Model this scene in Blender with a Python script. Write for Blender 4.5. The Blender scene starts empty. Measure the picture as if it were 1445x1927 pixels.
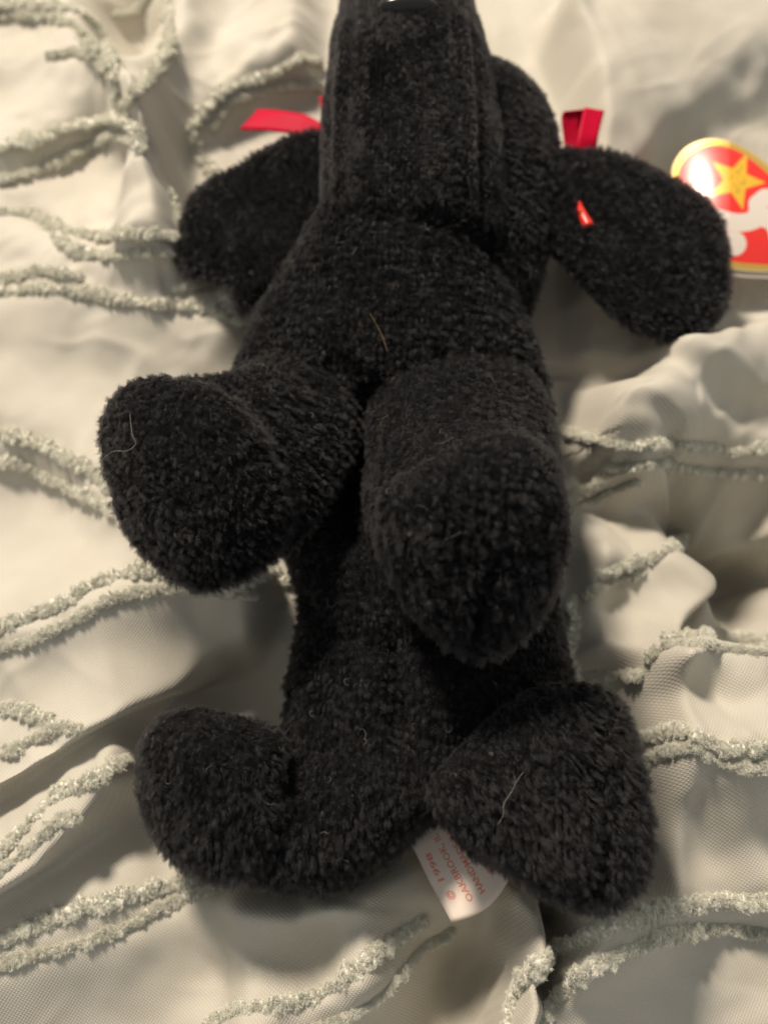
import bpy, bmesh, math, random
import numpy as np
from mathutils import Vector
from mathutils.bvhtree import BVHTree

random.seed(7)
rng = np.random.default_rng(7)
SC = bpy.context.scene
COL = SC.collection

# ------------------------------------------------------------------ camera
W, H = 1445.0, 1927.0                      # pixel grid of the photograph
TILT = math.radians(20.0)
VFOV = math.radians(62.0)
DIST = 0.212
LOOK = np.array([0.0, 0.0, 0.03])
CX = np.array([1.0, 0.0, 0.0])
CF = np.array([0.0, math.sin(TILT), -math.cos(TILT)])
CU = np.array([0.0, math.cos(TILT), math.sin(TILT)])
CAM = LOOK - DIST * CF
FP = (H / 2) / math.tan(VFOV / 2)          # focal length in photo pixels

cam_d = bpy.data.cameras.new('camera')
cam = bpy.data.objects.new('camera', cam_d)
COL.objects.link(cam)
cam.location = CAM
cam.rotation_euler = (TILT, 0, 0)
cam_d.sensor_fit = 'AUTO'
cam_d.sensor_width = 36
cam_d.lens = 18.0 / math.tan(VFOV / 2)
cam_d.clip_start = 0.002
cam_d.clip_end = 20
cam_d.dof.use_dof = True
cam_d.dof.focus_distance = 0.183
cam_d.dof.aperture_fstop = 8.5
SC.camera = cam

# ------------------------------------------------------------------ light
wd = bpy.data.worlds.new('World')
SC.world = wd
wd.use_nodes = True
bg = wd.node_tree.nodes['Background']
bg.inputs[0].default_value = (0.96, 0.96, 0.93, 1)
bg.inputs[1].default_value = 0.35

def area_lamp(name, loc, aim, size, power, col):
    ld = bpy.data.lights.new(name, 'AREA')
    ld.shape = 'DISK'
    ld.size = size
    ld.energy = power
    ld.color = col
    o = bpy.data.objects.new(name, ld)
    COL.objects.link(o)
    o.location = loc
    o.rotation_euler = (Vector(aim) - Vector(loc)).to_track_quat('-Z', 'Y').to_euler()
    return o

area_lamp('bedside_lamp', (-0.36, 0.68, 0.82), (0, 0.02, 0.02), 0.18, 17.2, (1.0, 0.87, 0.72))

SC.view_settings.view_transform = 'Standard'
SC.view_settings.look = 'None'
SC.view_settings.exposure = 0.0
SC.view_settings.gamma = 1.0
SC.render.engine = 'CYCLES'
SC.cycles.max_bounces = 6
SC.cycles.use_denoising = True
SC.cycles_curves.shape = 'RIBBONS'

# ------------------------------------------------------------------ maths helpers
def P(px, py, z):
    """Point of the world at height z that the photograph shows at px, py."""
    px, py, z = np.broadcast_arrays(np.asarray(px, float), np.asarray(py, float), np.asarray(z, float))
    d = CF + ((px - W / 2) / FP)[..., None] * CX - ((py - H / 2) / FP)[..., None] * CU
    t = (z - CAM[2]) / d[..., 2]
    return CAM + t[..., None] * d

def proj(p):
    q = np.asarray(p, float) - CAM
    dep = q @ CF
    return W / 2 + FP * (q @ CX) / dep, H / 2 - FP * (q @ CU) / dep

def depth(p):
    return (np.asarray(p, float) - CAM) @ CF

def _hash(i, j, k, seed):
    n = (i * 374761393 + j * 668265263 + k * 2147483647 + seed * 1274126177) & 0xffffffff
    n = ((n ^ (n >> 13)) * 1274126177) & 0xffffffff
    n = ((n ^ (n >> 16)) * 2246822519) & 0xffffffff
    return ((n ^ (n >> 15)) & 0xffff) / 65535.0 * 2 - 1

def vnoise(p, scale, seed=0):
    """Smooth value noise in -1..1 at points p (n,3) with feature size `scale`."""
    q = np.asarray(p, float) / scale
    f = np.floor(q).astype(np.int64)
    t = q - f
    t = t * t * (3 - 2 * t)
    out = 0
    for a in (0, 1):
        wa = t[:, 0] if a else 1 - t[:, 0]
        for b in (0, 1):
            wb = t[:, 1] if b else 1 - t[:, 1]
            for c in (0, 1):
                wc = t[:, 2] if c else 1 - t[:, 2]
                out = out + wa * wb * wc * _hash(f[:, 0] + a, f[:, 1] + b, f[:, 2] + c, seed)
    return out

def catmull(pts, k):
    """Resample a list of equal-shaped arrays with k steps per span."""
    A = np.array(pts, float)
    E = np.concatenate([2 * A[:1] - A[1:2], A, 2 * A[-1:] - A[-2:-1]])
    out = []
    for i in range(1, len(E) - 2):
        p0, p1, p2, p3 = E[i - 1], E[i], E[i + 1], E[i + 2]
        for s in range(k):
            t = s / k
            out.append(0.5 * (2 * p1 + (p2 - p0) * t + (2 * p0 - 5 * p1 + 4 * p2 - p3) * t * t + (3 * p1 - p0 - 3 * p2 + p3) * t ** 3))
    out.append(A[-1])
    return np.array(out)

def resample(poly, step):
    d = catmull(poly, 12)
    L = np.concatenate([[0], np.cumsum(np.linalg.norm(np.diff(d, axis=0), axis=1))])
    n = max(3, int(L[-1] / step))
    s = np.linspace(0, L[-1], n)
    return np.stack([np.interp(s, L, d[:, i]) for i in range(d.shape[1])], 1)

# ------------------------------------------------------------------ object helpers
def mesh_obj(name, verts, faces, mat, parent=None, smooth=True):
    me = bpy.data.meshes.new(name)
    me.from_pydata([tuple(v) for v in np.asarray(verts)], [], [tuple(int(i) for i in f) for f in faces])
    me.update()
    if smooth:
        me.polygons.foreach_set('use_smooth', [True] * len(me.polygons))
    o = bpy.data.objects.new(name, me)
    if mat:
        me.materials.append(mat)
    COL.objects.link(o)
    if parent:
        o.parent = parent
    return o

def tag(o, label=None, cat=None, group=None, kind=None):
    if label: o['label'] = label
    if cat: o['category'] = cat
    if group: o['group'] = group
    if kind: o['kind'] = kind
    return o

def grid_faces(n, m, wrap=False, off=0):
    i, j = np.meshgrid(np.arange(n - 1), np.arange(m if wrap else m - 1), indexing='ij')
    j2 = (j + 1) % m
    return (np.stack([i * m + j, i * m + j2, (i + 1) * m + j2, (i + 1) * m + j], -1).reshape(-1, 4) + off)

def loft(rings, k=4):
    """Closed surface through a list of rings (m,3)."""
    R = catmull(rings, k)
    n, m = R.shape[:2]
    v = R.reshape(-1, 3)
    f = [tuple(q) for q in grid_faces(n, m, True)]
    a, b = len(v), len(v) + 1
    v = np.concatenate([v, R[0].mean(0)[None], R[-1].mean(0)[None]])
    for j in range(m):
        j2 = (j + 1) % m
        f.append((a, j2, j))
        f.append((b, (n - 1) * m + j, (n - 1) * m + j2))
    return v, f

M_RING = 40
TH = np.linspace(0, 2 * math.pi, M_RING, endpoint=False)

def ell(cx, cy, rx, ry, z, zx=0.0, zy=0.0, p=2.0):
    """Ring seen as an ellipse in the picture."""
    c, s = np.cos(TH), np.sin(TH)
    u = np.sign(c) * np.abs(c) ** (2 / p) * rx
    v = np.sign(s) * np.abs(s) ** (2 / p) * ry
    return P(cx + u, cy + v, z + zx * u + zy * v)

def outl(poly, z, zx=0.0, zy=0.0, sc=1.0, shift=(0, 0)):
    """Ring that follows a traced outline (star-shaped round its centre)."""
    A = resample(list(poly) + [poly[0]], 6.0)
    c = A[:-1].mean(0)
    d = A - c
    a = np.unwrap(np.arctan2(d[:, 1], d[:, 0]))
    r = np.hypot(d[:, 0], d[:, 1])
    o = np.argsort(a % (2 * math.pi))
    rr = np.interp(TH, (a % (2 * math.pi))[o], r[o], period=2 * math.pi)
    u, v = rr * np.cos(TH) * sc, rr * np.sin(TH) * sc
    return P(c[0] + u + shift[0], c[1] + v + shift[1], z + zx * u + zy * v)

def sect(py, xl, xr, zc, hz, p=2.2, top=None):
    """Upright cross-section of a body that runs up the picture; top=(l,r) narrows the upper side."""
    cx = (xl + xr) / 2
    o = P(cx, py, zc)
    mpp = depth(o) / FP
    c, s = np.cos(TH), np.sin(TH)
    u = np.sign(c) * np.abs(c) ** (2 / p)
    v = np.sign(s) * np.abs(s) ** (2 / p)
    hl, hr = (cx - xl) * np.ones_like(u), (xr - cx) * np.ones_like(u)
    if top is not None:
        k = np.clip((v + 0.5) / 1.5, 0, 1) ** 1.3
        hl = hl + ((cx - top[0]) - hl) * k
        hr = hr + ((top[1] - cx) - hr) * k
    x = np.where(u < 0, u * hl, u * hr) * mpp
    return np.stack([o[0] + x, np.full_like(x, o[1]), o[2] + v * hz], 1)

# ------------------------------------------------------------------ materials
def new_mat(name):
    m = bpy.data.materials.new(name)
    m.use_nodes = True
    nt = m.node_tree
    b = nt.nodes['Principled BSDF']
    return m, nt, b

def N(nt, t, **kw):
    n = nt.nodes.new(t)
    for k, v in kw.items():
        setattr(n, k, v)
    return n

# cotton bedspread: fine plain weave, faint mottling
m_cloth, nt, b = new_mat('cotton_weave')
tc = N(nt, 'ShaderNodeTexCoord')
mp = N(nt, 'ShaderNodeMapping'); mp.inputs['Rotation'].default_value = (0, 0, math.radians(33))
nt.links.new(tc.outputs['Object'], mp.inputs['Vector'])
wv = []
for d in ('X', 'Y'):
    w = N(nt, 'ShaderNodeTexWave', wave_type='BANDS', bands_direction=d, wave_profile='SIN')
    w.inputs['Scale'].default_value = 1.0 / 0.00062 * 0.31416
    w.inputs['Distortion'].default_value = 0.6
    w.inputs['Detail'].default_value = 1.0
    w.inputs['Detail Scale'].default_value = 0.6
    nt.links.new(mp.outputs[0], w.inputs['Vector'])
    wv.append(w)
mul = N(nt, 'ShaderNodeMath', operation='MULTIPLY')
nt.links.new(wv[0].outputs['Fac'], mul.inputs[0]); nt.links.new(wv[1].outputs['Fac'], mul.inputs[1])
nz = N(nt, 'ShaderNodeTexNoise'); nz.inputs['Scale'].default_value = 28; nz.inputs['Detail'].default_value = 5
nt.links.new(tc.outputs['UV'], nz.inputs['Vector'])
r1 = N(nt, 'ShaderNodeValToRGB')
r1.color_ramp.elements[0].position = 0.32; r1.color_ramp.elements[0].color = (0.58, 0.545, 0.465, 1)
r1.color_ramp.elements[1].position = 0.70; r1.color_ramp.elements[1].color = (0.66, 0.63, 0.55, 1)
nt.links.new(nz.outputs['Fac'], r1.inputs['Fac'])
mx = N(nt, 'ShaderNodeMix', data_type='RGBA', blend_type='MULTIPLY'); mx.inputs['Factor'].default_value = 0.32
nt.links.new(r1.outputs['Color'], mx.inputs['A'])
r2 = N(nt, 'ShaderNodeValToRGB'); r2.color_ramp.elements[0].color = (0.55, 0.52, 0.47, 1); r2.color_ramp.elements[1].color = (1, 1, 1, 1)
nt.links.new(mul.outputs[0], r2.inputs['Fac']); nt.links.new(r2.outputs['Color'], mx.inputs['B'])
nt.links.new(mx.outputs['Result'], b.inputs['Base Color'])
b.inputs['Roughness'].default_value = 0.62
b.inputs['Specular IOR Level'].default_value = 0.3
b.inputs['Sheen Weight'].default_value = 0.15
bp = N(nt, 'ShaderNodeBump'); bp.inputs['Strength'].default_value = 0.6; bp.inputs['Distance'].default_value = 0.00016
nt.links.new(mul.outputs[0], bp.inputs['Height']); nt.links.new(bp.outputs[0], b.inputs['Normal'])

# tufted strips
m_trim, nt, b = new_mat('tufted_cotton')
tc = N(nt, 'ShaderNodeTexCoord')
nz = N(nt, 'ShaderNodeTexNoise'); nz.inputs['Scale'].default_value = 900; nz.inputs['Detail'].default_value = 4
nt.links.new(tc.outputs['Object'], nz.inputs['Vector'])
r1 = N(nt, 'ShaderNodeValToRGB')
r1.color_ramp.elements[0].position = 0.3; r1.color_ramp.elements[0].color = (0.75, 0.74, 0.64, 1)
r1.color_ramp.elements[1].position = 0.7; r1.color_ramp.elements[1].color = (0.84, 0.825, 0.73, 1)
nt.links.new(nz.outputs['Fac'], r1.inputs['Fac']); nt.links.new(r1.outputs['Color'], b.inputs['Base Color'])
b.inputs['Roughness'].default_value = 0.9; b.inputs['Specular IOR Level'].default_value = 0.15
b.inputs['Sheen Weight'].default_value = 0.3
bp = N(nt, 'ShaderNodeBump'); bp.inputs['Strength'].default_value = 0.7; bp.inputs['Distance'].default_value = 0.0004
nt.links.new(nz.outputs['Fac'], bp.inputs['Height']); nt.links.new(bp.outputs[0], b.inputs['Normal'])

# black plush: backing cloth and pile
m_back, nt, b = new_mat('black_backing')
b.inputs['Base Color'].default_value = (0.006, 0.006, 0.007, 1)
b.inputs['Roughness'].default_value = 0.95; b.inputs['Specular IOR Level'].default_value = 0.1

m_pile, nt, b = new_mat('black_pile')
nt.nodes.remove(b)
hb = N(nt, 'ShaderNodeBsdfHairPrincipled')
try:
    hb.model = 'CHIANG'
except Exception:
    pass
hb.parametrization = 'COLOR'
hb.inputs['Color'].default_value = (0.0052, 0.0050, 0.0058, 1)
hb.inputs['IOR'].default_value = 1.52
hb.inputs['Roughness'].default_value = 0.24
hb.inputs['Radial Roughness'].default_value = 0.30


nt.links.new(hb.outputs[0], nt.nodes['Material Output'].inputs['Surface'])

m_rib, nt, b = new_mat('red_satin')
b.inputs['Base Color'].default_value = (0.50, 0.002, 0.030, 1)
b.inputs['Roughness'].default_value = 0.5
b.inputs['Specular IOR Level'].default_value = 0.1

m_nose, nt, b = new_mat('glossy_black_plastic')
b.inputs['Base Color'].default_value = (0.012, 0.010, 0.010, 1); b.inputs['Roughness'].default_value = 0.18

def attr_mat(name, rough, coat=0.0, trans=0.0):
    m, nt, b = new_mat(name)
    a = N(nt, 'ShaderNodeAttribute', attribute_name='print')
    nt.links.new(a.outputs['Color'], b.inputs['Base Color'])
    b.inputs['Roughness'].default_value = rough
    b.inputs['Coat Weight'].default_value = coat
    b.inputs['Coat Roughness'].default_value = 0.25
    return m, nt, b
m_card, nt, b = attr_mat('printed_foil_card', 0.36, 1.0)
a = [n for n in nt.nodes if n.type == 'ATTRIBUTE'][0]
nt.links.new(a.outputs['Alpha'], b.inputs['Metallic'])
m_cardedge, nt, b = new_mat('white_card'); b.inputs['Base Color'].default_value = (0.70, 0.62, 0.56, 1); b.inputs['Roughness'].default_value = 0.5
m_label, nt, b = new_mat('white_nylon_label')
b.inputs['Base Color'].default_value = (0.86, 0.74, 0.64, 1); b.inputs['Roughness'].default_value = 0.5
b.inputs['Subsurface Weight'].default_value = 0.0
m_ink, nt, b = new_mat('red_ink'); b.inputs['Base Color'].default_value = (0.84, 0.28, 0.21, 1); b.inputs['Roughness'].default_value = 0.6
m_pink, nt, b = new_mat('faded_red_print'); b.inputs['Base Color'].default_value = (0.80, 0.50, 0.43, 1); b.inputs['Roughness'].default_value = 0.6
m_plas, nt, b = new_mat('red_plastic'); b.inputs['Base Color'].default_value = (0.75, 0.035, 0.02, 1); b.inputs['Roughness'].default_value = 0.3
m_lint, nt, b = new_mat('pale_lint'); b.inputs['Base Color'].default_value = (0.42, 0.40, 0.36, 1); b.inputs['Roughness'].default_value = 0.8
m_lint2, nt, b = new_mat('tan_lint'); b.inputs['Base Color'].default_value = (0.34, 0.22, 0.10, 1); b.inputs['Roughness'].default_value = 0.7

# ------------------------------------------------------------------ bedspread
# folds as crest lines in the picture: points, height in mm, reach above / below the line (left / right of travel) in px
FOLDS = [
    # left side, from the top down
    ([(-150, 60), (20, -10), (120, 20), (190, 90), (215, 170)], 9, 120, 45),
    ([(-150, 190), (0, 135), (120, 122), (190, 170), (225, 235)], 8, 60, 55),
    ([(-150, 300), (0, 300), (120, 225), (220, 225), (275, 290)], 9, 90, 40),
    ([(280, 480), (300, 330), (320, 180), (345, 60), (360, -60)], 9, 45, 45),
    ([(390, 330), (400, 230), (470, 165), (560, 140), (640, 150)], 8, 70, 35),
    ([(340, 520), (350, 440), (330, 380), (300, 300)], 8, 60, 40),
    ([(-150, 440), (0, 430), (120, 480), (250, 495), (360, 470)], 7, 120, 60),
    ([(-150, 600), (0, 560), (120, 555), (260, 580), (420, 590), (500, 650)], 9, 90, 110),
    ([(-150, 760), (50, 830), (180, 890), (230, 950), (300, 1010)], 8, 140, 50),
    ([(-200, 1230), (0, 1190), (140, 1140), (300, 1090), (480, 1090)], 10, 130, 90),
    ([(-250, 1500), (-20, 1440), (150, 1350), (300, 1262), (430, 1195), (530, 1140)], 12, 190, 26),
    ([(-250, 1760), (0, 1640), (130, 1545), (220, 1470), (280, 1440)], 15, 120, 24),
    ([(-200, 1830), (0, 1760), (200, 1700), (390, 1650), (480, 1660)], 8, 90, 160),
    ([(470, 1640), (480, 1740), (475, 1840), (470, 1990)], 9, 110, 40),
    ([(560, 1650), (640, 1700), (665, 1760), (690, 1830)], 9, 60, 50),
    ([(660, 1600), (720, 1680), (745, 1740), (700, 1840), (560, 1900), (400, 1960)], 9, 110, 60),
    ([(965, 1640), (985, 1720), (975, 1800), (955, 1900), (940, 2000)], 16, 22, 20),
    # right side
    ([(1050, 1640), (1030, 1740), (985, 1860), (930, 2000)], 17, 240, 22),
    ([(1050, 1780), (1200, 1735), (1330, 1705), (1600, 1690)], 6, 80, 60),
    ([(1100, 1560), (1200, 1440), (1290, 1400), (1400, 1420), (1600, 1420)], 12, 60, 120),
    ([(1300, 1450), (1360, 1550), (1445, 1640), (1560, 1720)], 8, 70, 60),
    ([(1130, 1420), (1220, 1270), (1290, 1222), (1400, 1262), (1440, 1330), (1470, 1440)], 16, 30, 90),
    ([(1060, 1260), (1120, 1225), (1200, 1215), (1230, 1215)], 6, 40, 50),
    ([(1180, 1290), (1260, 1170), (1340, 1070), (1420, 1010), (1560, 960)], 9, 60, 26),
    ([(1085, 1010), (1130, 1040), (1180, 1060), (1240, 1045)], 8, 70, 60),
    ([(1090, 1060), (1070, 1140), (1080, 1240)], 8, 60, 50),
    ([(1150, 850), (1230, 872), (1330, 900), (1430, 925), (1600, 955)], 20, 190, 20),
    ([(1010, 690), (1100, 720), (1250, 775), (1400, 800), (1600, 820)], -7, 26, 30),
    ([(1130, 560), (1190, 620), (1240, 690), (1260, 740)], 6, 70, 50),
    ([(1210, 760), (1290, 700), (1400, 660), (1600, 620)], 12, 50, 110),
    ([(1000, 520), (1040, 545), (1100, 560)], 5, 60, 30),
    ([(1150, 320), (1240, 235), (1360, 150), (1500, 70), (1650, 0)], 9, 120, 50),
    ([(950, 130), (1040, 70), (1110, 0), (1180, -90)], 12, 24, 160),
    ([(960, 20), (1000, 70), (1030, 90)], 6, 50, 40),
    ([(1000, 250), (1130, 150), (1300, 60), (1450, -30)], 8, 120, 120),
    ([(430, -120), (520, 20), (600, 60)], 9, 100, 160),
    ([(1020, 1600), (1014, 1680), (1005, 1760), (985, 1830)], -16, 22, 16),
    ([(1270, 900), (1350, 950), (1445, 1000), (1600, 1050)], -16, 20, 60),
    ([(1215, 1235), (1270, 1175), (1340, 1085), (1400, 1030)], -8, 12, 14),
]
BUMPS = [  # broad swells and hollows: x, y, radius px, height mm
    (250, 70, 70, -9), (235, 130, 50, -8), (280, 10, 60, -8), (1330, 920, 70, -18), (1440, 960, 90, -26), (1340, 1010, 60, -12), (1430, 1080, 70, -14),
    (1445, 1180, 90, -8), (850, 1800, 90, -9), (880, 1890, 90, -8), (1012, 1720, 26, -10), (430, 1270, 110, -7), (1130, 930, 60, -5),
    (330, 1600, 90, -4), (180, 260, 60, -3), (430, 330, 60, -4), (340, 260, 40, -6), (120, 660, 120, 2),
    (1300, 470, 160, -5), (1310, 1320, 95, 12),
]
TOY = np.array([(360, 300), (610, 180), (640, -100), (910, -100), (1040, 200), (1060, 300), (1040, 480), (1060, 900), (1060, 1250), (1160, 1300), (1190, 1640),
                (1000, 1640), (800, 1560), (560, 1660), (330, 1600), (300, 1380), (520, 1330), (540, 1100), (430, 760), (560, 520), (400, 520)], float)

def ground_px(poly, zmm):
    q = P(np.array(poly, float)[:, 0], np.array(poly, float)[:, 1], zmm / 1000.0)
    q = np.stack([q[:, 0], q[:, 1], 0 * q[:, 0]], 1)
    x, y = proj(q)
    return np.stack([x, y], 1)

def seg_dist(x, y, poly):
    """Signed distance (positive on the right of travel) to a polyline."""
    best = np.full(x.shape, 1e9); sign = np.ones(x.shape)
    for (ax, ay), (bx, by) in zip(poly[:-1], poly[1:]):
        dx, dy = bx - ax, by - ay
        L2 = dx * dx + dy * dy + 1e-9
        t = np.clip(((x - ax) * dx + (y - ay) * dy) / L2, 0, 1)
        ox, oy = x - (ax + t * dx), y - (ay + t * dy)
        d = ox * ox + oy * oy
        m = d < best
        best = np.where(m, d, best)
        sign = np.where(m, np.where(dx * (y - ay) - dy * (x - ax) >= 0, 1.0, -1.0), sign)
    return np.sqrt(best), sign

OVERHANG = [  # lips that hang over the hollow on their right side: line, reach in px, mm
    ([(-250, 1500), (-20, 1440), (150, 1350), (300, 1262), (430, 1195), (530, 1140)], 60, 26, 6),
    ([(-250, 1760), (0, 1640), (130, 1545), (220, 1470), (280, 1440)], 45, 24, 5),
    ([(1170, 858), (1250, 880), (1330, 902), (1430, 927), (1600, 957)], 90, 22, 11),
    ([(1180, 1290), (1260, 1170), (1340, 1070), (1420, 1010), (1560, 960)], 30, 20, 4),
    ([(1050, 1640), (1030, 1740), (985, 1860), (930, 2000)][::-1], 20, 40, 0),
]
def inside(x, y, poly):
    c = np.zeros(x.shape, bool)
    n = len(poly)
    for i in range(n):
        (x1, y1), (x2, y2) = poly[i], poly[(i + 1) % n]
        c ^= ((y1 > y) != (y2 > y)) & (x < (x2 - x1) * (y - y1) / (y2 - y1 + 1e-12) + x1)
    return c

PREP = []
for poly, h, wl, wr in FOLDS:
    g = ground_px(resample(poly, 40.0), max(h, 0) * 0.9)
    PREP.append((g, h * 1.3, wl, wr))
TOYG = ground_px(TOY, 4)
PREP_O = [(ground_px(resample(p, 40.0), 12), a, b, mm) for p, a, b, mm in OVERHANG if mm]

# tufted strips sewn on in rows: line in the picture, width in px
TRIMS = [
    ([(-40, 15), (60, 10), (140, 20), (185, 60), (210, 110), (225, 190), (240, 240)], 30),
    ([(-40, 35), (70, 30), (130, 45), (170, 85), (195, 140)], 22),
    ([(240, 200), (290, 130), (318, 95), (320, 40), (325, -40)], 30),
    ([(215, 30), (255, 20), (290, -20)], 18),
    ([(245, 190), (285, 150), (330, 100)], 20),
    ([(90, 108), (150, 100), (200, 130), (225, 170)], 18),
    ([(-40, 280), (60, 265), (140, 238), (215, 225), (250, 235), (268, 290)], 34),
    ([(-40, 345), (60, 325), (150, 285), (220, 255), (262, 275)], 24),
    ([(-40, 395), (40, 405), (95, 430), (130, 470), (200, 482), (270, 478), (335, 478)], 26),
    ([(60, 400), (110, 430), (180, 445), (260, 442), (340, 450)], 28),
    ([(-40, 535), (40, 520), (90, 510), (150, 520)], 26),
    ([(-40, 562), (50, 545), (130, 545), (210, 562), (300, 572), (380, 580), (450, 605), (500, 590)], 28),
    ([(330, 540), (400, 545), (425, 560), (450, 600)], 30),
    ([(320, 360), (335, 420), (345, 470), (350, 500)], 26),
    ([(355, 245), (375, 290), (400, 330), (420, 330)], 28),
    ([(365, 235), (410, 180), (450, 160), (510, 140), (560, 115), (600, 120)], 30),
    ([(400, 240), (440, 190), (520, 165), (580, 160), (610, 165)], 20),
    ([(-40, 810), (50, 825), (100, 850), (160, 880), (220, 925)], 30),
    ([(-40, 862), (40, 875), (100, 905), (160, 930), (215, 965)], 30),
    ([(-40, 1190), (40, 1165), (110, 1140), (170, 1105), (250, 1075), (330, 1075)], 32),
    ([(-40, 1225), (60, 1205), (150, 1160), (220, 1125), (300, 1110), (400, 1115), (480, 1120)], 22),
    ([(430, 1110), (480, 1085), (520, 1075), (535, 1100)], 34),
    ([(-40, 1345), (30, 1335), (80, 1350), (110, 1375)], 30),
    ([(-40, 1425), (20, 1410), (60, 1395), (110, 1370), (150, 1372)], 24),
    ([(-40, 1660), (30, 1575), (70, 1535), (110, 1495), (170, 1470), (240, 1430)], 34),
    ([(-40, 1670), (20, 1625), (70, 1585), (110, 1545), (150, 1540)], 22),
    ([(-40, 1785), (50, 1750), (140, 1715), (220, 1690), (320, 1665), (390, 1650)], 38),
    ([(-40, 1825), (40, 1800), (130, 1780), (230, 1745), (320, 1700), (420, 1670)], 24),
    ([(390, 1945), (430, 1905), (490, 1893), (560, 1885), (620, 1860), (690, 1810), (740, 1770), (800, 1730)], 36),
    ([(560, 1950), (640, 1915), (700, 1885), (750, 1840), (790, 1790), (850, 1750)], 22),
    ([(955, 1950), (970, 1880), (1000, 1830), (1040, 1790), (1100, 1770), (1160, 1735), (1220, 1720), (1300, 1700), (1490, 1690)], 38),
    ([(1000, 1960), (1040, 1890), (1080, 1845), (1130, 1810), (1200, 1780), (1270, 1755), (1360, 1745), (1490, 1760)], 32),
    ([(1190, 1400), (1230, 1385), (1270, 1372), (1310, 1385), (1350, 1405), (1400, 1410), (1490, 1405)], 28),
    ([(1200, 1440), (1250, 1415), (1300, 1405), (1340, 1425), (1380, 1440), (1490, 1445)], 26),
    ([(1055, 810), (1110, 825), (1180, 838), (1250, 835), (1330, 842), (1400, 848), (1490, 830)], 28),
    ([(1150, 880), (1240, 872), (1270, 880), (1330, 886), (1400, 890), (1490, 895)], 28),
    ([(1060, 945), (1100, 925), (1140, 900), (1190, 880), (1240, 870)], 22),
    ([(1070, 965), (1130, 935), (1200, 905)], 16),
    ([(1130, 1080), (1180, 1062), (1230, 1048), (1280, 1020), (1290, 1005)], 26),
    ([(1100, 1120), (1150, 1095), (1210, 1080)], 14),
    ([(1075, 1130), (1085, 1180), (1075, 1240), (1090, 1290)], 34),
    ([(1100, 1275), (1160, 1270), (1210, 1272)], 30),
    ([(1220, 1235), (1260, 1215), (1330, 1215), (1400, 1225), (1490, 1235)], 20),
    ([(1250, 1200), (1330, 1195), (1400, 1205), (1490, 1210)], 24),
]
TRIMG = [(ground_px(resample(p, 30.0), 6), w) for p, w in TRIMS]

def height_xy(X, Y):
    shp = X.shape
    X, Y = X.ravel(), Y.ravel()
    pts = np.stack([X, Y, 0 * X], 1)
    x, y = proj(pts)
    wob = 14 * vnoise(pts, 0.016, 3) + 7 * vnoise(pts, 0.007, 4)
    wob2 = 14 * vnoise(pts, 0.016, 5) + 7 * vnoise(pts, 0.007, 6)
    xx, yy = x + wob, y + wob2
    z = np.zeros_like(x)
    for g, h, wl, wr in PREP:
        lo, hi = g.min(0) - 3.2 * max(wl, wr), g.max(0) + 3.2 * max(wl, wr)
        m = (xx > lo[0]) & (xx < hi[0]) & (yy > lo[1]) & (yy < hi[1])
        if not m.any():
            continue
        d, s = seg_dist(xx[m], yy[m], g)
        w = np.where(s > 0, wr, wl)
        soft = np.sqrt(d * d + 9.0) - 3.0
        z[m] += h / 1000.0 * np.exp(-(soft / w) ** 2)
    for bx, by, r, h in BUMPS:
        h = h * (1.7 if h < 0 else 1)
        q = ground_px([(bx, by)], 2)[0]
        z += h / 1000.0 * np.exp(-((xx - q[0]) ** 2 + (yy - q[1]) ** 2) / (r * r))
    # loose rumples everywhere
    z += 0.0016 * vnoise(pts, 0.024, 11) + 0.0006 * vnoise(pts, 0.010, 12) + 0.00018 * vnoise(pts, 0.005, 13)
    # sharp little creases in the cotton
    wp = pts + 0.004 * np.stack([vnoise(pts, 0.012, 51), vnoise(pts, 0.012, 52), 0 * z], 1)
    for a_, sd in ((0.5, 61), (2.3, 62), (1.4, 63)):
        q_ = np.stack([(wp[:, 0] * math.cos(a_) + wp[:, 1] * math.sin(a_)) * 2.6, (-wp[:, 0] * math.sin(a_) + wp[:, 1] * math.cos(a_)) * 0.8, 0 * z], 1)
        cr = 1 - np.abs(vnoise(q_, 0.026, sd)) * 3.0
        z += 0.0011 * np.clip(cr, 0, 1) ** 1.5 * np.clip(vnoise(pts, 0.03, sd + 5) + 0.25, 0, 1)
    # puckers where the strips are stitched down
    for g, w in TRIMG:
        lo, hi = g.min(0) - 90, g.max(0) + 90
        m = (x > lo[0]) & (x < hi[0]) & (y > lo[1]) & (y < hi[1])
        if m.any():
            d, _ = seg_dist(x[m], y[m], g)
            z[m] += (0.0009 * vnoise(pts[m], 0.0042, 81) - 0.0007) * np.exp(-(d / (w * 0.9)) ** 2)
    far = np.clip((np.hypot((x - 722) / 900, (y - 963) / 1150) - 1.0) / 0.5, 0, 1)
    z += far * 0.010 * vnoise(pts, 0.05, 21)
    # the toy presses the cover flat
    ins = inside(x, y, TOYG)
    d, _ = seg_dist(x, y, np.vstack([TOYG, TOYG[:1]]))
    k = np.where(ins, 0.0, np.clip(d / 70.0, 0, 1))
    k = k * k * (3 - 2 * k)
    z = np.where(z > 0, z * (0.12 + 0.88 * k), z)
    return z.reshape(shp)

gx = np.concatenate([np.linspace(-0.70, -0.26, 70)[:-1], np.linspace(-0.26, 0.26, 640), np.linspace(0.26, 0.70, 70)[1:]])
gy = np.concatenate([np.linspace(-0.32, -0.17, 40)[:-1], np.linspace(-0.17, 0.36, 650), np.linspace(0.36, 0.95, 90)[1:]])
GX, GY = np.meshgrid(gx, gy, indexing='ij')
GZ = height_xy(GX, GY)
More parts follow.
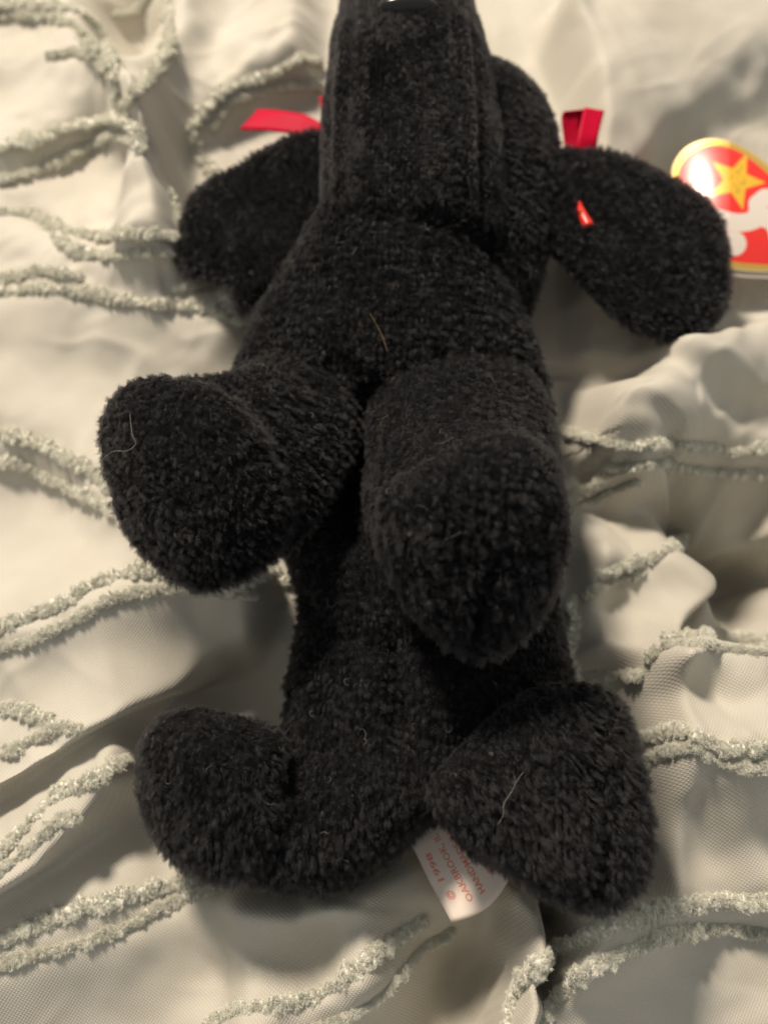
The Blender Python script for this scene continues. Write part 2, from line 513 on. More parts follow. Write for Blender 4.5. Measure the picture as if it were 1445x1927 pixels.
# soften the sheet a little so that steep lips stay cloth-like
for _ in range(3):
    GZ[1:-1, 1:-1] = 0.5 * GZ[1:-1, 1:-1] + 0.125 * (GZ[2:, 1:-1] + GZ[:-2, 1:-1] + GZ[1:-1, 2:] + GZ[1:-1, :-2])

def shift_xy():
    X, Y = GX.ravel(), GY.ravel()
    x, y = proj(np.stack([X, Y, 0 * X], 1))
    ox, oy = np.zeros_like(X), np.zeros_like(X)
    for g, wl, wr, mm in PREP_O:
        d, sgn = seg_dist(x, y, g)
        w = np.where(sgn > 0, wr, wl)
        e0 = np.hypot(x - g[0, 0], y - g[0, 1]); e1 = np.hypot(x - g[-1, 0], y - g[-1, 1])
        k = np.exp(-(d / w) ** 2) * mm / 1000.0 * np.clip(np.minimum(e0, e1) / 230.0, 0, 1) ** 1.5
        t = g[-1] - g[0]; t = t / np.linalg.norm(t)
        ox += -t[1] * k; oy += -t[0] * k
    return ox.reshape(GX.shape), oy.reshape(GX.shape)
OX, OY = shift_xy()

v = np.stack([GX + OX, GY + OY, GZ], -1).reshape(-1, 3)
f = grid_faces(len(gx), len(gy))
BVH = BVHTree.FromPolygons([tuple(q) for q in v.tolist()], f.tolist())

def on_sheet(px, py):
    """The first point of the cover along the ray of a pixel."""
    px, py = np.asarray(px, float), np.asarray(py, float)
    q0 = P(px, py, 0.0)
    out = q0.copy()
    for n_, p in enumerate(q0):
        d = Vector(p - CAM)
        hit = BVH.ray_cast(Vector(CAM), d)[0]
        if hit is not None:
            out[n_] = hit
    return out

me = bpy.data.meshes.new('bedspread')
me.vertices.add(len(v)); me.vertices.foreach_set('co', v.ravel())
me.loops.add(f.size); me.loops.foreach_set('vertex_index', f.ravel().astype(np.int32))
me.polygons.add(len(f)); me.polygons.foreach_set('loop_start', np.arange(0, f.size, 4, dtype=np.int32))
me.update(calc_edges=True)
me.polygons.foreach_set('use_smooth', np.ones(len(f), bool))
uv = me.uv_layers.new(name='UVMap')
# cloth coordinates: arc length so the weave does not stretch down the steep lips
su = np.concatenate([np.zeros((1, len(gy))), np.cumsum(np.sqrt(np.diff(GX, axis=0) ** 2 + np.diff(GZ, axis=0) ** 2), 0)], 0)
sv = np.concatenate([np.zeros((len(gx), 1)), np.cumsum(np.sqrt(np.diff(GY, axis=1) ** 2 + np.diff(GZ, axis=1) ** 2), 1)], 1)
UV = np.stack([0.6 * su + 0.4 * (GX - gx[0]), 0.6 * sv + 0.4 * (GY - gy[0])], -1).reshape(-1, 2)
uv.data.foreach_set('uv', UV[f.ravel()].ravel())
me.materials.append(m_cloth)
if me.polygons[0].normal.z < 0:
    me.flip_normals()
bed = bpy.data.objects.new('bedspread', me)
COL.objects.link(bed)
tag(bed, 'pale sage beige bedspread lying rumpled in folds, with rows of tufted strips', 'bedspread')

# tufted strips sewn on in rows
_bm = bmesh.new(); bmesh.ops.create_uvsphere(_bm, u_segments=12, v_segments=8, radius=1.0)
BALL_V = np.array([v.co[:] for v in _bm.verts]); BALL_F = np.array([[v.index for v in f.verts] if len(f.verts) == 4 else [v.index for v in f.verts] + [-1] for f in _bm.faces]); _bm.free()

def trim(poly, wpx, seed):
    """A row of cut yarn tufts, each a soft bundle lying across the strip, on a flat woven tape."""
    A = resample(poly, 3.2)
    Q = on_sheet(A[:, 0], A[:, 1])
    # even out the jumps where the line crosses a lip
    for _ in range(6):
        Q[1:-1] = 0.5 * Q[1:-1] + 0.25 * (Q[2:] + Q[:-2])
    for n_ in range(len(Q)):
        hit = BVH.ray_cast(Vector((Q[n_, 0], Q[n_, 1], 0.2)), Vector((0, 0, -1)))[0]
        if hit is not None and hit.z > Q[n_, 2]:
            Q[n_, 2] = hit.z
    L = np.concatenate([[0], np.cumsum(np.linalg.norm(np.diff(Q, axis=0), axis=1))])
    r = np.random.default_rng(seed)
    V, F = [], []
    off = 0
    s = 0.0
    k = 0
    lean = r.uniform(-0.35, 0.35)
    while s < L[-1]:
        C = np.array([np.interp(s, L, Q[:, i]) for i in range(3)])
        e = min(s + 0.0012, L[-1]); b = max(s - 0.0012, 0)
        T = np.array([np.interp(e, L, Q[:, i]) - np.interp(b, L, Q[:, i]) for i in range(3)]); T /= np.linalg.norm(T) + 1e-12
        up = np.array([0, 0, 1.0]); up -= up @ T * T; up /= np.linalg.norm(up) + 1e-9
        S = np.cross(T, up)
        hw = 0.86 * wpx / 2 * float(depth(C)) / FP
        lean = 0.8 * lean + r.normal(0, 0.22)
        big = 1 + 0.30 * float(vnoise(np.array([[s, seed * 1.7, 0]]), 0.005, seed)[0]) + r.normal(0, 0.12)
        ca, sa = math.cos(lean), math.sin(lean)
        ax = S * ca + T * sa                             # across the strip, leaning
        al = T * ca - S * sa
        ti = r.normal(0, 0.25)
        ax2 = ax * math.cos(ti) + up * math.sin(ti); up2 = up * math.cos(ti) - ax * math.sin(ti)
        ra = hw * big * r.uniform(0.72, 1.08); rb = hw * r.uniform(0.34, 0.62); rc = max(hw * 0.38, 0.0005) * big * r.uniform(0.75, 1.2)
        c = C + S * hw * r.normal(0, 0.16) + up * rc * 0.55
        U = BALL_V.copy()
        U[:, 1] += 0.35 * U[:, 0] ** 2 * r.normal(0, 0.6)
        bulge = 1 + 0.25 * r.normal(0, 0.5) * U[:, 0]
        X = c + U[:, :1] * ra * ax2 + (U[:, 1] * bulge)[:, None] * rb * al + (U[:, 2] * bulge)[:, None] * rc * up2
        X = X + (BALL_V @ np.stack([ax2, al, up2])) * (0.00040 * vnoise(X, 0.0011, seed) + 0.00022 * vnoise(X, 0.0005, seed + 1))[:, None]
        V.append(X); F.append(np.where(BALL_F >= 0, BALL_F + off, -1)); off += len(X)
        s += rb * r.uniform(0.8, 1.5)
        k += 1
    V = np.concatenate(V); F = [tuple(q[q >= 0]) for q in np.concatenate(F)]
    o = mesh_obj('tufted_strip', V, F, m_trim, bed)
    md = o.modifiers.new('fuzz', 'PARTICLE_SYSTEM')
    st = o.particle_systems[-1].settings
    st.type = 'HAIR'; st.count = int(len(V) * 0.8); st.emit_from = 'FACE'; st.use_emit_random = True; st.distribution = 'RAND'
    st.use_advanced_hair = True
    st.hair_length = 0.0005; st.hair_step = 3; st.render_step = 2; st.factor_random = 0.00010
    st.child_type = 'SIMPLE'; st.child_percent = 1; st.rendered_child_count = 12; st.child_radius = 0.0004; st.clump_factor = 0.0
    st.roughness_1 = 0.0004; st.roughness_1_size = 0.001; st.roughness_endpoint = 0.0003
    st.root_radius = 1.0; st.tip_radius = 0.5; st.radius_scale = 0.00005
    st.material = 1
    return o

for i, (poly, w) in enumerate(TRIMS):
    trim(poly, w, 100 + i * 13)

# ------------------------------------------------------------------ plush dog
dog = bpy.data.objects.new('plush_dog', None)
COL.objects.link(dog)
dog.location = P(740, 900, 0)
DOGLOC = np.array(dog.location)
tag(dog, 'black plush toy dog lying on its back with paws raised on the rumpled bedspread', 'soft toy')

def plush(name, lofts, voxel=0.0014, lump=0.0005, comb=(0, 0, 0), length=0.00106, child=42, groove=None, rib=(0.4, 0.0022), parent=None, terry=1.0):
    V, F = [], []
    off = 0
    for v, f in lofts:
        V.append(v); F += [tuple(i + off for i in q) for q in f]
        off += len(v)
    V = np.concatenate(V)
    o = mesh_obj(name, V, F, None)
    bm = bmesh.new(); bm.from_mesh(o.data); bmesh.ops.recalc_face_normals(bm, faces=bm.faces); bm.to_mesh(o.data); bm.free()
    r = o.modifiers.new('remesh', 'REMESH'); r.mode = 'VOXEL'; r.voxel_size = voxel
    sm = o.modifiers.new('smooth', 'SMOOTH'); sm.factor = 0.5; sm.iterations = 8
    dg = bpy.context.evaluated_depsgraph_get()
    me = bpy.data.meshes.new_from_object(o.evaluated_get(dg))
    old = o.data
    o.modifiers.clear(); o.data = me; me.name = name
    bpy.data.meshes.remove(old)
    n = len(me.vertices)
    co = np.empty(n * 3); me.vertices.foreach_get('co', co); co = co.reshape(-1, 3)
    no = np.empty(n * 3); me.vertices.foreach_get('normal', no); no = no.reshape(-1, 3)
    # beans under the cloth, and the ribs of the knit backing
    co = co + no * (lump * vnoise(co, 0.011, 31) + 0.5 * lump * vnoise(co, 0.005, 32))[:, None]
    if groove is not None:
        co = co + no * groove(co)[:, None]
    co = co + voxel * 0.45 * min(1, terry + 0.5) * np.stack([vnoise(co, voxel * 0.9, 41), vnoise(co, voxel * 0.9, 42), vnoise(co, voxel * 0.9, 43)], 1)
    # the knit shows as ribs of longer and shorter pile
    wv_ = co + 0.0007 * np.stack([vnoise(co, 0.006, 71), vnoise(co, 0.006, 72), 0 * co[:, 0]], 1)
    a_, per = rib
    ph = (wv_[:, 0] * math.cos(a_) + wv_[:, 1] * math.sin(a_) + 0.25 * wv_[:, 2]) / per * 2 * math.pi
    rb_ = 0.5 + 0.5 * np.cos(ph)
    wgt = np.clip(0.52 + terry * (0.36 * rb_ + 0.22 * vnoise(co, 0.0026, 73)) + 0.16 * vnoise(co, 0.009, 74), 0.15, 1)
    co = co + no * terry * (0.00050 * (rb_ - 0.5) + 0.00028 * vnoise(co, 0.0028, 75))[:, None]
    me.vertices.foreach_set('co', (co - DOGLOC).ravel())
    me.update()
    me.polygons.foreach_set('use_smooth', [True] * len(me.polygons))
    me.materials.clear(); me.materials.append(m_back); me.materials.append(m_pile)
    o.parent = parent or dog
    vg = o.vertex_groups.new(name='pile_length')
    for q_ in range(n):
        vg.add([q_], float(wgt[q_]), 'REPLACE')
    md = o.modifiers.new('pile', 'PARTICLE_SYSTEM')
    ps = o.particle_systems[-1]
    s = ps.settings
    s.type = 'HAIR'
    s.count = n
    s.emit_from = 'VERT'
    s.use_emit_random = False
    s.use_advanced_hair = True
    s.hair_length = length
    s.hair_step = 3
    s.render_step = 2; s.display_step = 2
    s.factor_random = 0.00013
    s.object_align_factor = tuple(c * 0.25 * 1.5 for c in comb)
    s.child_type = 'SIMPLE'
    s.child_percent = 1
    s.rendered_child_count = child
    s.child_radius = voxel * 0.58
    s.child_roundness = 0.6
    s.child_length = 1.0
    s.clump_factor = 0.45
    s.clump_shape = -0.2
    s.roughness_1 = 0.0007; s.roughness_1_size = 0.0012
    s.roughness_2 = 0.0006; s.roughness_2_size = 0.0008
    s.roughness_endpoint = 0.0007
    s.root_radius = 1.0; s.tip_radius = 0.35
    s.radius_scale = 0.000040
    s.material = 2
    ps.vertex_group_length = 'pile_length'
    return o

# torso
T = [sect(400, 640, 930, .026, .018), sect(455, 590, 900, .027, .0262), sect(500, 562, 925, .027, .0268), sect(550, 532, 948, .026, .0268), sect(620, 485, 985, .025, .0262),
     sect(720, 445, 1020, .025, .0245), sect(800, 450, 1035, .023, .0205), sect(900, 480, 1045, .021, .018), sect(1000, 520, 1045, .020, .0185),
     sect(1100, 555, 1035, .020, .021), sect(1200, 560, 1055, .020, .0215), sect(1300, 540, 1075, .020, .0215), sect(1400, 540, 1040, .019, .019),
     sect(1490, 560, 900, .018, .018), sect(1550, 610, 800, .016, .014), sect(1580, 640, 730, .014, .006)]
def torso_seams(co):
    x, y = proj(co)
    up = np.clip((co[:, 2] - 0.022) / 0.008, 0, 1)
    d1, _ = seg_dist(x, y, [(735, 1190), (752, 1300), (764, 1420), (772, 1540)])
    d2, _ = seg_dist(x, y, [(560, 1120), (620, 1180), (700, 1212), (780, 1216), (860, 1195), (960, 1150)])
    d3, _ = seg_dist(x, y, [(690, 740), (678, 800), (665, 900), (650, 1000)])
    return -up * (0.007 * np.exp(-(d3 / 22.0) ** 2) + 0.0042 * np.exp(-(d1 / 26.0) ** 2) + 0.0026 * np.exp(-(d2 / 15.0) ** 2))
plush('torso', [loft(T)], comb=(0, -0.0006, 0), groove=torso_seams, rib=(1.45, 0.0024))

# front legs
pawL = [(192, 805), (210, 755), (245, 722), (300, 708), (360, 712), (410, 728), (455, 760), (490, 800), (515, 850), (540, 910), (552, 970), (535, 1020), (490, 1060), (440, 1092),
        (385, 1112), (330, 1095), (280, 1055), (245, 1005), (220, 955), (200, 880)]
zy = -4.5e-5
F1 = [ell(600, 720, 95, 90, .028), ell(575, 770, 108, 130, .037), ell(535, 830, 118, 160, .045), ell(470, 880, 148, 185, .049, 0, zy / 2), outl(pawL, .052, 2e-5, zy, .97),
      outl(pawL, .0545, 2e-5, zy, 1.0), outl(pawL, .0572, 2e-5, zy, .965), outl(pawL, .0602, 2e-5, zy, .86), outl(pawL, .0628, 2e-5, zy, .68), outl(pawL, .0645, 2e-5, zy, .42), outl(pawL, .0650, 2e-5, zy, .18)]
plush('front_leg', [loft(F1)], comb=(0.0003, -0.0005, 0), rib=(0.75, 0.0021))

pawR = [(705, 960), (730, 920), (775, 885), (830, 850), (895, 826), (960, 818), (1015, 832), (1046, 875), (1058, 950), (1056, 1040), (1040, 1110), (1010, 1170), (965, 1215), (905, 1234),
        (850, 1218), (800, 1178), (765, 1130), (735, 1070), (712, 1015)]
zy = -6e-5
def crease(co):
    x, y = proj(co)
    d, _ = seg_dist(x, y, [(925, 1070), (908, 1120), (900, 1180), (890, 1215)])
    up = np.clip((co[:, 2] - 0.045) / 0.01, 0, 1)
    return -0.0042 * np.exp(-(d / 12.0) ** 2) * up
F2 = [ell(845, 650, 90, 80, .026), ell(860, 740, 150, 120, .036), ell(868, 850, 176, 160, .046, 0, zy / 2), ell(876, 950, 182, 185, .055, 0, zy / 2), outl(pawR, .064, 0, zy, .97),
      outl(pawR, .0680, 0, zy, 1.0), outl(pawR, .0712, 0, zy, .965), outl(pawR, .0748, 0, zy, .86), outl(pawR, .0778, 0, zy, .68), outl(pawR, .0797, 0, zy, .42), outl(pawR, .0803, 0, zy, .18)]
plush('front_leg', [loft(F2)], comb=(0.0001, -0.0006, 0), groove=crease, rib=(0.08, 0.0030))

# hind legs
pawHL = [(262, 1450), (270, 1395), (300, 1352), (350, 1336), (420, 1346), (480, 1362), (522, 1376), (530, 1450), (526, 1540), (500, 1612), (445, 1650), (375, 1640), (312, 1592), (277, 1525)]
def sweep(path, rad):
    """Stuffed tube along points (px, py, z) with radii in mm, rounded ends."""
    C = catmull([P(*q) for q in path], 5); n = len(C)
    r = np.interp(np.linspace(0, 1, n), np.linspace(0, 1, len(rad)), rad) / 1000.0
    Tn = np.gradient(C, axis=0); Tn /= np.linalg.norm(Tn, axis=1)[:, None]
    S = np.cross(Tn, np.array([0, 0, 1.0])); S /= np.linalg.norm(S, axis=1)[:, None]; U = np.cross(S, Tn)
    rings = []
    for k in range(n):
        rings.append(C[k] + r[k] * (S[k] * np.cos(TH)[:, None] + U[k] * np.sin(TH)[:, None]))
    def cap(k, sg):
        return [C[k] + sg * Tn[k] * r[k] * math.sin(a) + r[k] * math.cos(a) * (S[k] * np.cos(TH)[:, None] + U[k] * np.sin(TH)[:, None]) for a in (0.5, 1.0, 1.4)]
    return loft(cap(0, -1)[::-1] + rings + cap(n - 1, 1), 1)
H1leg = sweep([(745, 1370, .0215), (700, 1460, .0225), (625, 1530, .0225), (540, 1548, .0225), (455, 1525, .0235)], [14.5, 15.5, 15.0, 14.0, 13.0])
H1 = [outl(pawHL, .012, 0, -2e-5, .55), outl(pawHL, .016, 0, -2e-5, .80), outl(pawHL, .022, 0, -2e-5, .93), outl(pawHL, .028, 0, -2e-5, .99),
      outl(pawHL, .0350, 0, -2e-5, 1.0), outl(pawHL, .0382, 0, -2e-5, .955, (3, 6)), outl(pawHL, .0405, 0, -2e-5, .86, (5, 10)), outl(pawHL, .0428, 0, -2e-5, .64, (6, 12)), outl(pawHL, .0438, 0, -2e-5, .4, (6, 12)), outl(pawHL, .0441, 0, -2e-5, .18, (6, 12))]
plush('hind_leg', [H1leg, loft(H1)], comb=(0, -0.0007, 0), rib=(0.2, 0.0022))

pawHR = [(800, 1490), (850, 1425), (915, 1355), (990, 1303), (1060, 1282), (1130, 1287), (1165, 1335), (1190, 1400), (1212, 1480), (1222, 1560), (1208, 1640), (1170, 1688), (1105, 1702),
         (1050, 1685), (980, 1652), (910, 1605), (850, 1548)]
H2 = [ell(860, 1370, 110, 110, .018), ell(920, 1430, 125, 125, .024), ell(985, 1480, 160, 155, .031), outl(pawHR, .036, 0, -2.5e-5, .96), outl(pawHR, .0405, 0, -2.5e-5, 1.0),
      outl(pawHR, .0432, 0, -2.5e-5, .965), outl(pawHR, .0462, 0, -2.5e-5, .86), outl(pawHR, .0486, 0, -2.5e-5, .67), outl(pawHR, .0500, 0, -2.5e-5, .42), outl(pawHR, .0505, 0, -2.5e-5, .18)]
def sole_seam(co):
    x, y = proj(co)
    d, _ = seg_dist(x, y, [(1120, 1455), (1134, 1520), (1138, 1590), (1128, 1660)])
    return -0.0030 * np.exp(-(d / 10.0) ** 2) * np.clip((co[:, 2] - 0.030) / 0.008, 0, 1)
plush('hind_leg', [loft(H2)], comb=(0.0005, -0.0009, 0), length=0.0014, groove=sole_seam)

# head: skull on the cover, boxy muzzle with the flat chin panel up
K = [sect(622, 880, 965, .022, .006), sect(600, 760, 985, .024, .014), sect(560, 700, 1004, .025, .019), sect(490, 640, 1026, .025, .0225), sect(400, 625, 1038, .024, .0235), sect(300, 640, 1046, .022, .023),
     sect(240, 660, 1032, .022, .022), sect(195, 690, 1000, .021, .019), sect(160, 730, 955, .020, .013), sect(142, 780, 890, .020, .006)]
Z = [sect(500, 660, 930, .0385, .006, 3, (680, 860)), sect(480, 628, 975, .039, .0120, 2.8, (650, 876)), sect(455, 611, 990, .040, .0155, 2.8, (637, 885)), sect(425, 604, 992, .0402, .0178, 2.8, (632, 888)), sect(385, 602, 988, .0406, .0192, 3.4, (630, 890)), sect(300, 601, 976, .041, .0203, 3.2, (632, 890)),
     sect(210, 604, 955, .0415, .0205, 3.2, (636, 888)), sect(130, 612, 940, .042, .0188, 3.0, (645, 880)), sect(70, 621, 924, .042, .0158, 2.8, (656, 870)), sect(20, 632, 906, .041, .0122, 2.6, (676, 855)),
     sect(-25, 650, 886, .039, .0100, 2.4), sect(-70, 682, 854, .037, .0080, 2.4), sect(-100, 718, 815, .036, .004, 2.4)]
def seams(co):
    x, y = proj(co)
    up = np.clip((co[:, 2] - 0.046) / 0.006, 0, 1)
    d1, _ = seg_dist(x, y, [(650, 40), (636, 200), (632, 440)])
    d2, _ = seg_dist(x, y, [(870, 30), (886, 200), (890, 440)])
    e = np.exp(-(d1 / 7) ** 2) + np.exp(-(d2 / 7) ** 2) - 0.8 * np.exp(-((d1 - 16) / 9) ** 2) - 0.8 * np.exp(-((d2 - 16) / 9) ** 2)
    d3, _ = seg_dist(x, y, [(640, 412), (720, 416), (800, 432), (866, 458)])
    return 0.0008 * e * up - 0.0048 * np.exp(-(d3 / 12.0) ** 2) * up
plush('head', [loft(K)], comb=(0, -0.0006, 0), rib=(1.2, 0.0024))
muzzle = plush('muzzle', [loft(Z)], voxel=0.0011, comb=(0, -0.0007, 0), length=0.0007, groove=seams, rib=(0.0, 0.0016), terry=0.12, child=60)

def sphere_part(name, c, r, mat, parent, rot=0.0, squash=None):
    bm = bmesh.new()
    bmesh.ops.create_uvsphere(bm, u_segments=32, v_segments=20, radius=1.0)
    V = np.array([v.co[:] for v in bm.verts]); F = [[v.index for v in f.verts] for f in bm.faces]
    bm.free()
    if squash: V = squash(V)
    V = V * np.array(r) + c
    return mesh_obj(name, V - DOGLOC, F, mat, parent)
nc = P(768, 25, .0582)
def nosef(V):
    V = V.copy(); V[:, 0] *= 1 - 0.25 * np.clip(-V[:, 2], -1, 1); return V
nose = sphere_part('nose', nc, (0.0082, 0.0034, 0.0050), m_nose, muzzle, squash=nosef)

# ears: soft flaps
earL = [(660, 255), (600, 248), (555, 256), (510, 278), (450, 318), (395, 346), (358, 378), (341, 440), (338, 495), (360, 520), (410, 524), (432, 545), (440, 585), (470, 585), (520, 545), (570, 490), (620, 440), (660, 360)]
earR = [(990, 300), (1040, 284), (1110, 282), (1190, 305), (1265, 340), (1330, 380), (1360, 430), (1370, 490), (1364, 560), (1340, 610), (1290, 640), (1225, 632), (1165, 600), (1110, 550), (1065, 500), (1020, 455), (985, 400)]
def ear(poly, z, zx, zy, th, comb):
    s = [(.25, -1.0), (.6, -.95), (.88, -.62), (.985, -.2), (1.0, .15), (.965, .55), (.8, .9), (.5, 1.0), (.2, 1.02)]
    return plush('ear', [loft([outl(poly, z + k * th, zx, zy, sc) for sc, k in s], 3)], voxel=0.0014, comb=comb, length=0.0013)
ear(earL, .024, 4e-5, 0, .0055, (-0.0003, -0.0002, 0))
ear(earR, .026, -1.5e-5, 0, .0060, (0.0003, -0.0002, 0))

# ------------------------------------------------------------------ ribbon
def strip(name, left, right, k, mat, parent, th=0.00025):
    """Band between two edge lines of (px, py, z), with real thickness."""
    A = catmull([P(*q) for q in left], k); B = catmull([P(*q) for q in right], k)
    n = len(A); m = 7
    t = np.linspace(0, 1, m)
    G = A[:, None] * (1 - t)[None, :, None] + B[:, None] * t[None, :, None]
    du = np.gradient(G, axis=0); dv = np.gradient(G, axis=1)
    nn = np.cross(du, dv); nn /= np.linalg.norm(nn, axis=2)[..., None] + 1e-12
    V = np.concatenate([(G + nn * th).reshape(-1, 3), (G - nn * th).reshape(-1, 3)])
    f1 = grid_faces(n, m); f2 = grid_faces(n, m, off=n * m)[:, ::-1]
    F = [tuple(q) for q in f1] + [tuple(q) for q in f2]
    o2 = n * m
    for i in range(n - 1):
        F.append((i * m, (i + 1) * m, o2 + (i + 1) * m, o2 + i * m))
        F.append((o2 + i * m + m - 1, o2 + (i + 1) * m + m - 1, (i + 1) * m + m - 1, i * m + m - 1))
    for j in range(m - 1):
        F.append((o2 + j, o2 + j + 1, j + 1, j))
        F.append(((n - 1) * m + j, (n - 1) * m + j + 1, o2 + (n - 1) * m + j + 1, o2 + (n - 1) * m + j))
    return mesh_obj(name, V - DOGLOC, F, mat, parent)

rib = strip('neck_ribbon', [(640, 190, .018), (800, 215, .004), (1040, 255, .016)], [(640, 235, .018), (800, 260, .004), (1040, 292, .016)], 12, m_rib, dog)
strip('ribbon_tail', [(487, 206, .016), (530, 209, .019), (575, 217, .021), (612, 236, .022), (660, 262, .018)], [(452, 244, .015), (500, 246, .017), (548, 252, .019), (590, 262, .020), (640, 300, .016)], 8, m_rib, rib)
strip('ribbon_end', [(600, 182, .019), (640, 186, .018), (680, 200, .018)], [(604, 203, .018), (640, 215, .017), (680, 225, .017)], 6, m_rib, rib)
# folded bow loop that stands up beside the right ear
strip('bow_loop', [(1066, 305, .018), (1060, 262, .021), (1056, 228, .024), (1058, 214, .0255), (1064, 211, .0262), (1071, 216, .025), (1074, 240, .022), (1076, 300, .016)],
      [(1092, 305, .019), (1089, 260, .022), (1090, 222, .025), (1094, 209, .0263), (1100, 207, .027), (1104, 212, .0258), (1102, 240, .023), (1102, 300, .017)], 8, m_rib, rib)
strip('ribbon_tail', [(1080, 312, .024), (1085, 268, .027), (1091, 236, .0283), (1099, 203, .0285)], [(1120, 312, .021), (1123, 268, .0265), (1129, 238, .0272), (1136, 209, .0262)], 8, m_rib, rib)

# ------------------------------------------------------------------ sewn-in care label under the right hind leg
def lab(u, v):
    """u along the label from the seam to the fold, v across it."""
    a = np.array([(815, 1510), (776, 1592), (806, 1655), (845, 1727)], float)
    c = np.array([(905, 1455), (876, 1520), (915, 1585), (952, 1650)], float)
    za = np.array([.008, .0105, .0130, .0150]); zc = np.array([.008, .0110, .0145, .0170])
    k = np.array([0, .3, .65, 1.0])
    ax = np.interp(u, k, a[:, 0]); ay = np.interp(u, k, a[:, 1]); az = np.interp(u, k, za)
    bx = np.interp(u, k, c[:, 0]); by = np.interp(u, k, c[:, 1]); bz = np.interp(u, k, zc)
    bul = np.sin(np.pi * v)
    return P(ax + (bx - ax) * v + 9 * bul * u, ay + (by - ay) * v + 14 * bul * u, az + (bz - az) * v + 0.0012 * bul)
nu, nv = 30, 14
u = np.linspace(0, 1, nu); vv = np.linspace(0, 1, nv)
UU, VV = np.meshgrid(u, vv, indexing='ij')
front = lab(UU, VV)
roll = []
for k in range(1, 9):                                   # the loop turns under and runs back
    t = k / 8 * math.pi
    e = front[-1]; d = front[-1] - front[-4]; d /= np.linalg.norm(d, axis=1)[:, None]
    roll.append(e + d * 0.0011 * math.sin(t) + np.array([0, 0, -0.0011]) * (1 - math.cos(t)))
back = front[::-1][1:] + np.array([0, 0, -0.0022])
G = np.concatenate([front, np.array(roll), back])
F = grid_faces(len(G), nv)
label = mesh_obj('care_label', G.reshape(-1, 3) - DOGLOC, F, m_label, dog)
label['label'] = 'white sewn-in label with red printing'
sol = label.modifiers.new('thickness', 'SOLIDIFY'); sol.thickness = 0.00015; sol.offset = -1

def text_on(name, lines, mat, lift):
    V, F = [], []
    off = 0
    for txt, u0, v0, size, ulen in lines:
        cu = bpy.data.curves.new('text', 'FONT'); cu.body = txt; cu.size = 1.0; cu.resolution_u = 2; cu.offset = 0.018
        ob = bpy.data.objects.new('text', cu); COL.objects.link(ob)
        dg = bpy.context.evaluated_depsgraph_get()
        tm = bpy.data.meshes.new_from_object(ob.evaluated_get(dg))
        co = np.array([q.co[:] for q in tm.vertices]); wid = co[:, 0].max()
        fs = [tuple(p.vertices) for p in tm.polygons]
        bpy.data.objects.remove(ob); bpy.data.curves.remove(cu); bpy.data.meshes.remove(tm)
        U = u0 - co[:, 0] / wid * ulen
        Vv = v0 - co[:, 1] * size
        V.append(lab(U, Vv) + np.array([0, -0.35, 0.94]) * lift)
        F += [tuple(i + off for i in q) for q in fs]; off += len(co)
    o = mesh_obj(name, np.concatenate(V) - DOGLOC, F, mat, label, smooth=False)
    return o
LT = text_on('printed_text', [('\u00a9', 0.86, 0.235, 0.16, 0.075), ('1998', 0.72, 0.20, 0.125, 0.30), ('OAKBROOK, IL', 0.93, 0.43, 0.135, 0.62), ('HANDMADE IN CHINA', 0.93, 0.64, 0.135, 0.86), ('\u00ae', 0.86, 0.885, 0.12, 0.07)], m_ink, 0.00022)
hv, hf = [], []
th = np.linspace(0, 2 * math.pi, 24, endpoint=False)
hx = 16 * np.sin(th) ** 3 / 17; hy = (13 * np.cos(th) - 5 * np.cos(2 * th) - 2 * np.cos(3 * th) - np.cos(4 * th)) / 17
heart = lab(0.62 - hx * 0.13, 0.88 - hy * 0.11) + np.array([0, -0.35, 0.94]) * 0.0002
mesh_obj('printed_heart', np.concatenate([heart, heart.mean(0)[None]]) - DOGLOC, [(24, i, (i + 1) % 24) for i in range(24)], m_ink, label, smooth=False)

# ------------------------------------------------------------------ hang tag by the right ear
OUT = [(1262, 345), (1266, 310), (1290, 278), (1330, 262), (1372, 266), (1412, 286), (1460, 322), (1520, 372), (1562, 424), (1575, 470), (1545, 500), (1500, 511), (1445, 513), (1390, 510), (1340, 500),
       (1300, 478), (1276, 440), (1264, 395)]
A = resample(OUT + [OUT[0]], 3.0)
cc = A[:-1].mean(0); dd = A - cc
an = np.arctan2(dd[:, 1], dd[:, 0]) % (2 * math.pi); rr = np.hypot(dd[:, 0], dd[:, 1]); o_ = np.argsort(an)
NT, NR = 260, 90
ta = np.linspace(0, 2 * math.pi, NT, endpoint=False)
R = np.interp(ta, an[o_], rr[o_], period=2 * math.pi)
fr = np.linspace(0.01, 1, NR)
PX = cc[0] + fr[:, None] * (R * np.cos(ta))[None]; PY = cc[1] + fr[:, None] * (R * np.sin(ta))[None]
def tag_z(px, py):
    d = px - 1262
    c = np.minimum(d, 110)
    return 0.008 + 10.0e-5 * c - 2.9e-7 * c * c - 1.2e-7 * (py - 330) ** 2 + 1.0e-5 * np.maximum(d - 110, 0) - 1.7e-5 * (py - 330)
TV = P(PX, PY, tag_z(PX, PY))
edge = (1 - fr)[:, None] * R[None]                       # px from the rim
def stroke(poly, w):
    d, _ = seg_dist(PX, PY, resample(poly, 4.0)); return np.clip((w - d) / 1.5 + 0.5, 0, 1)
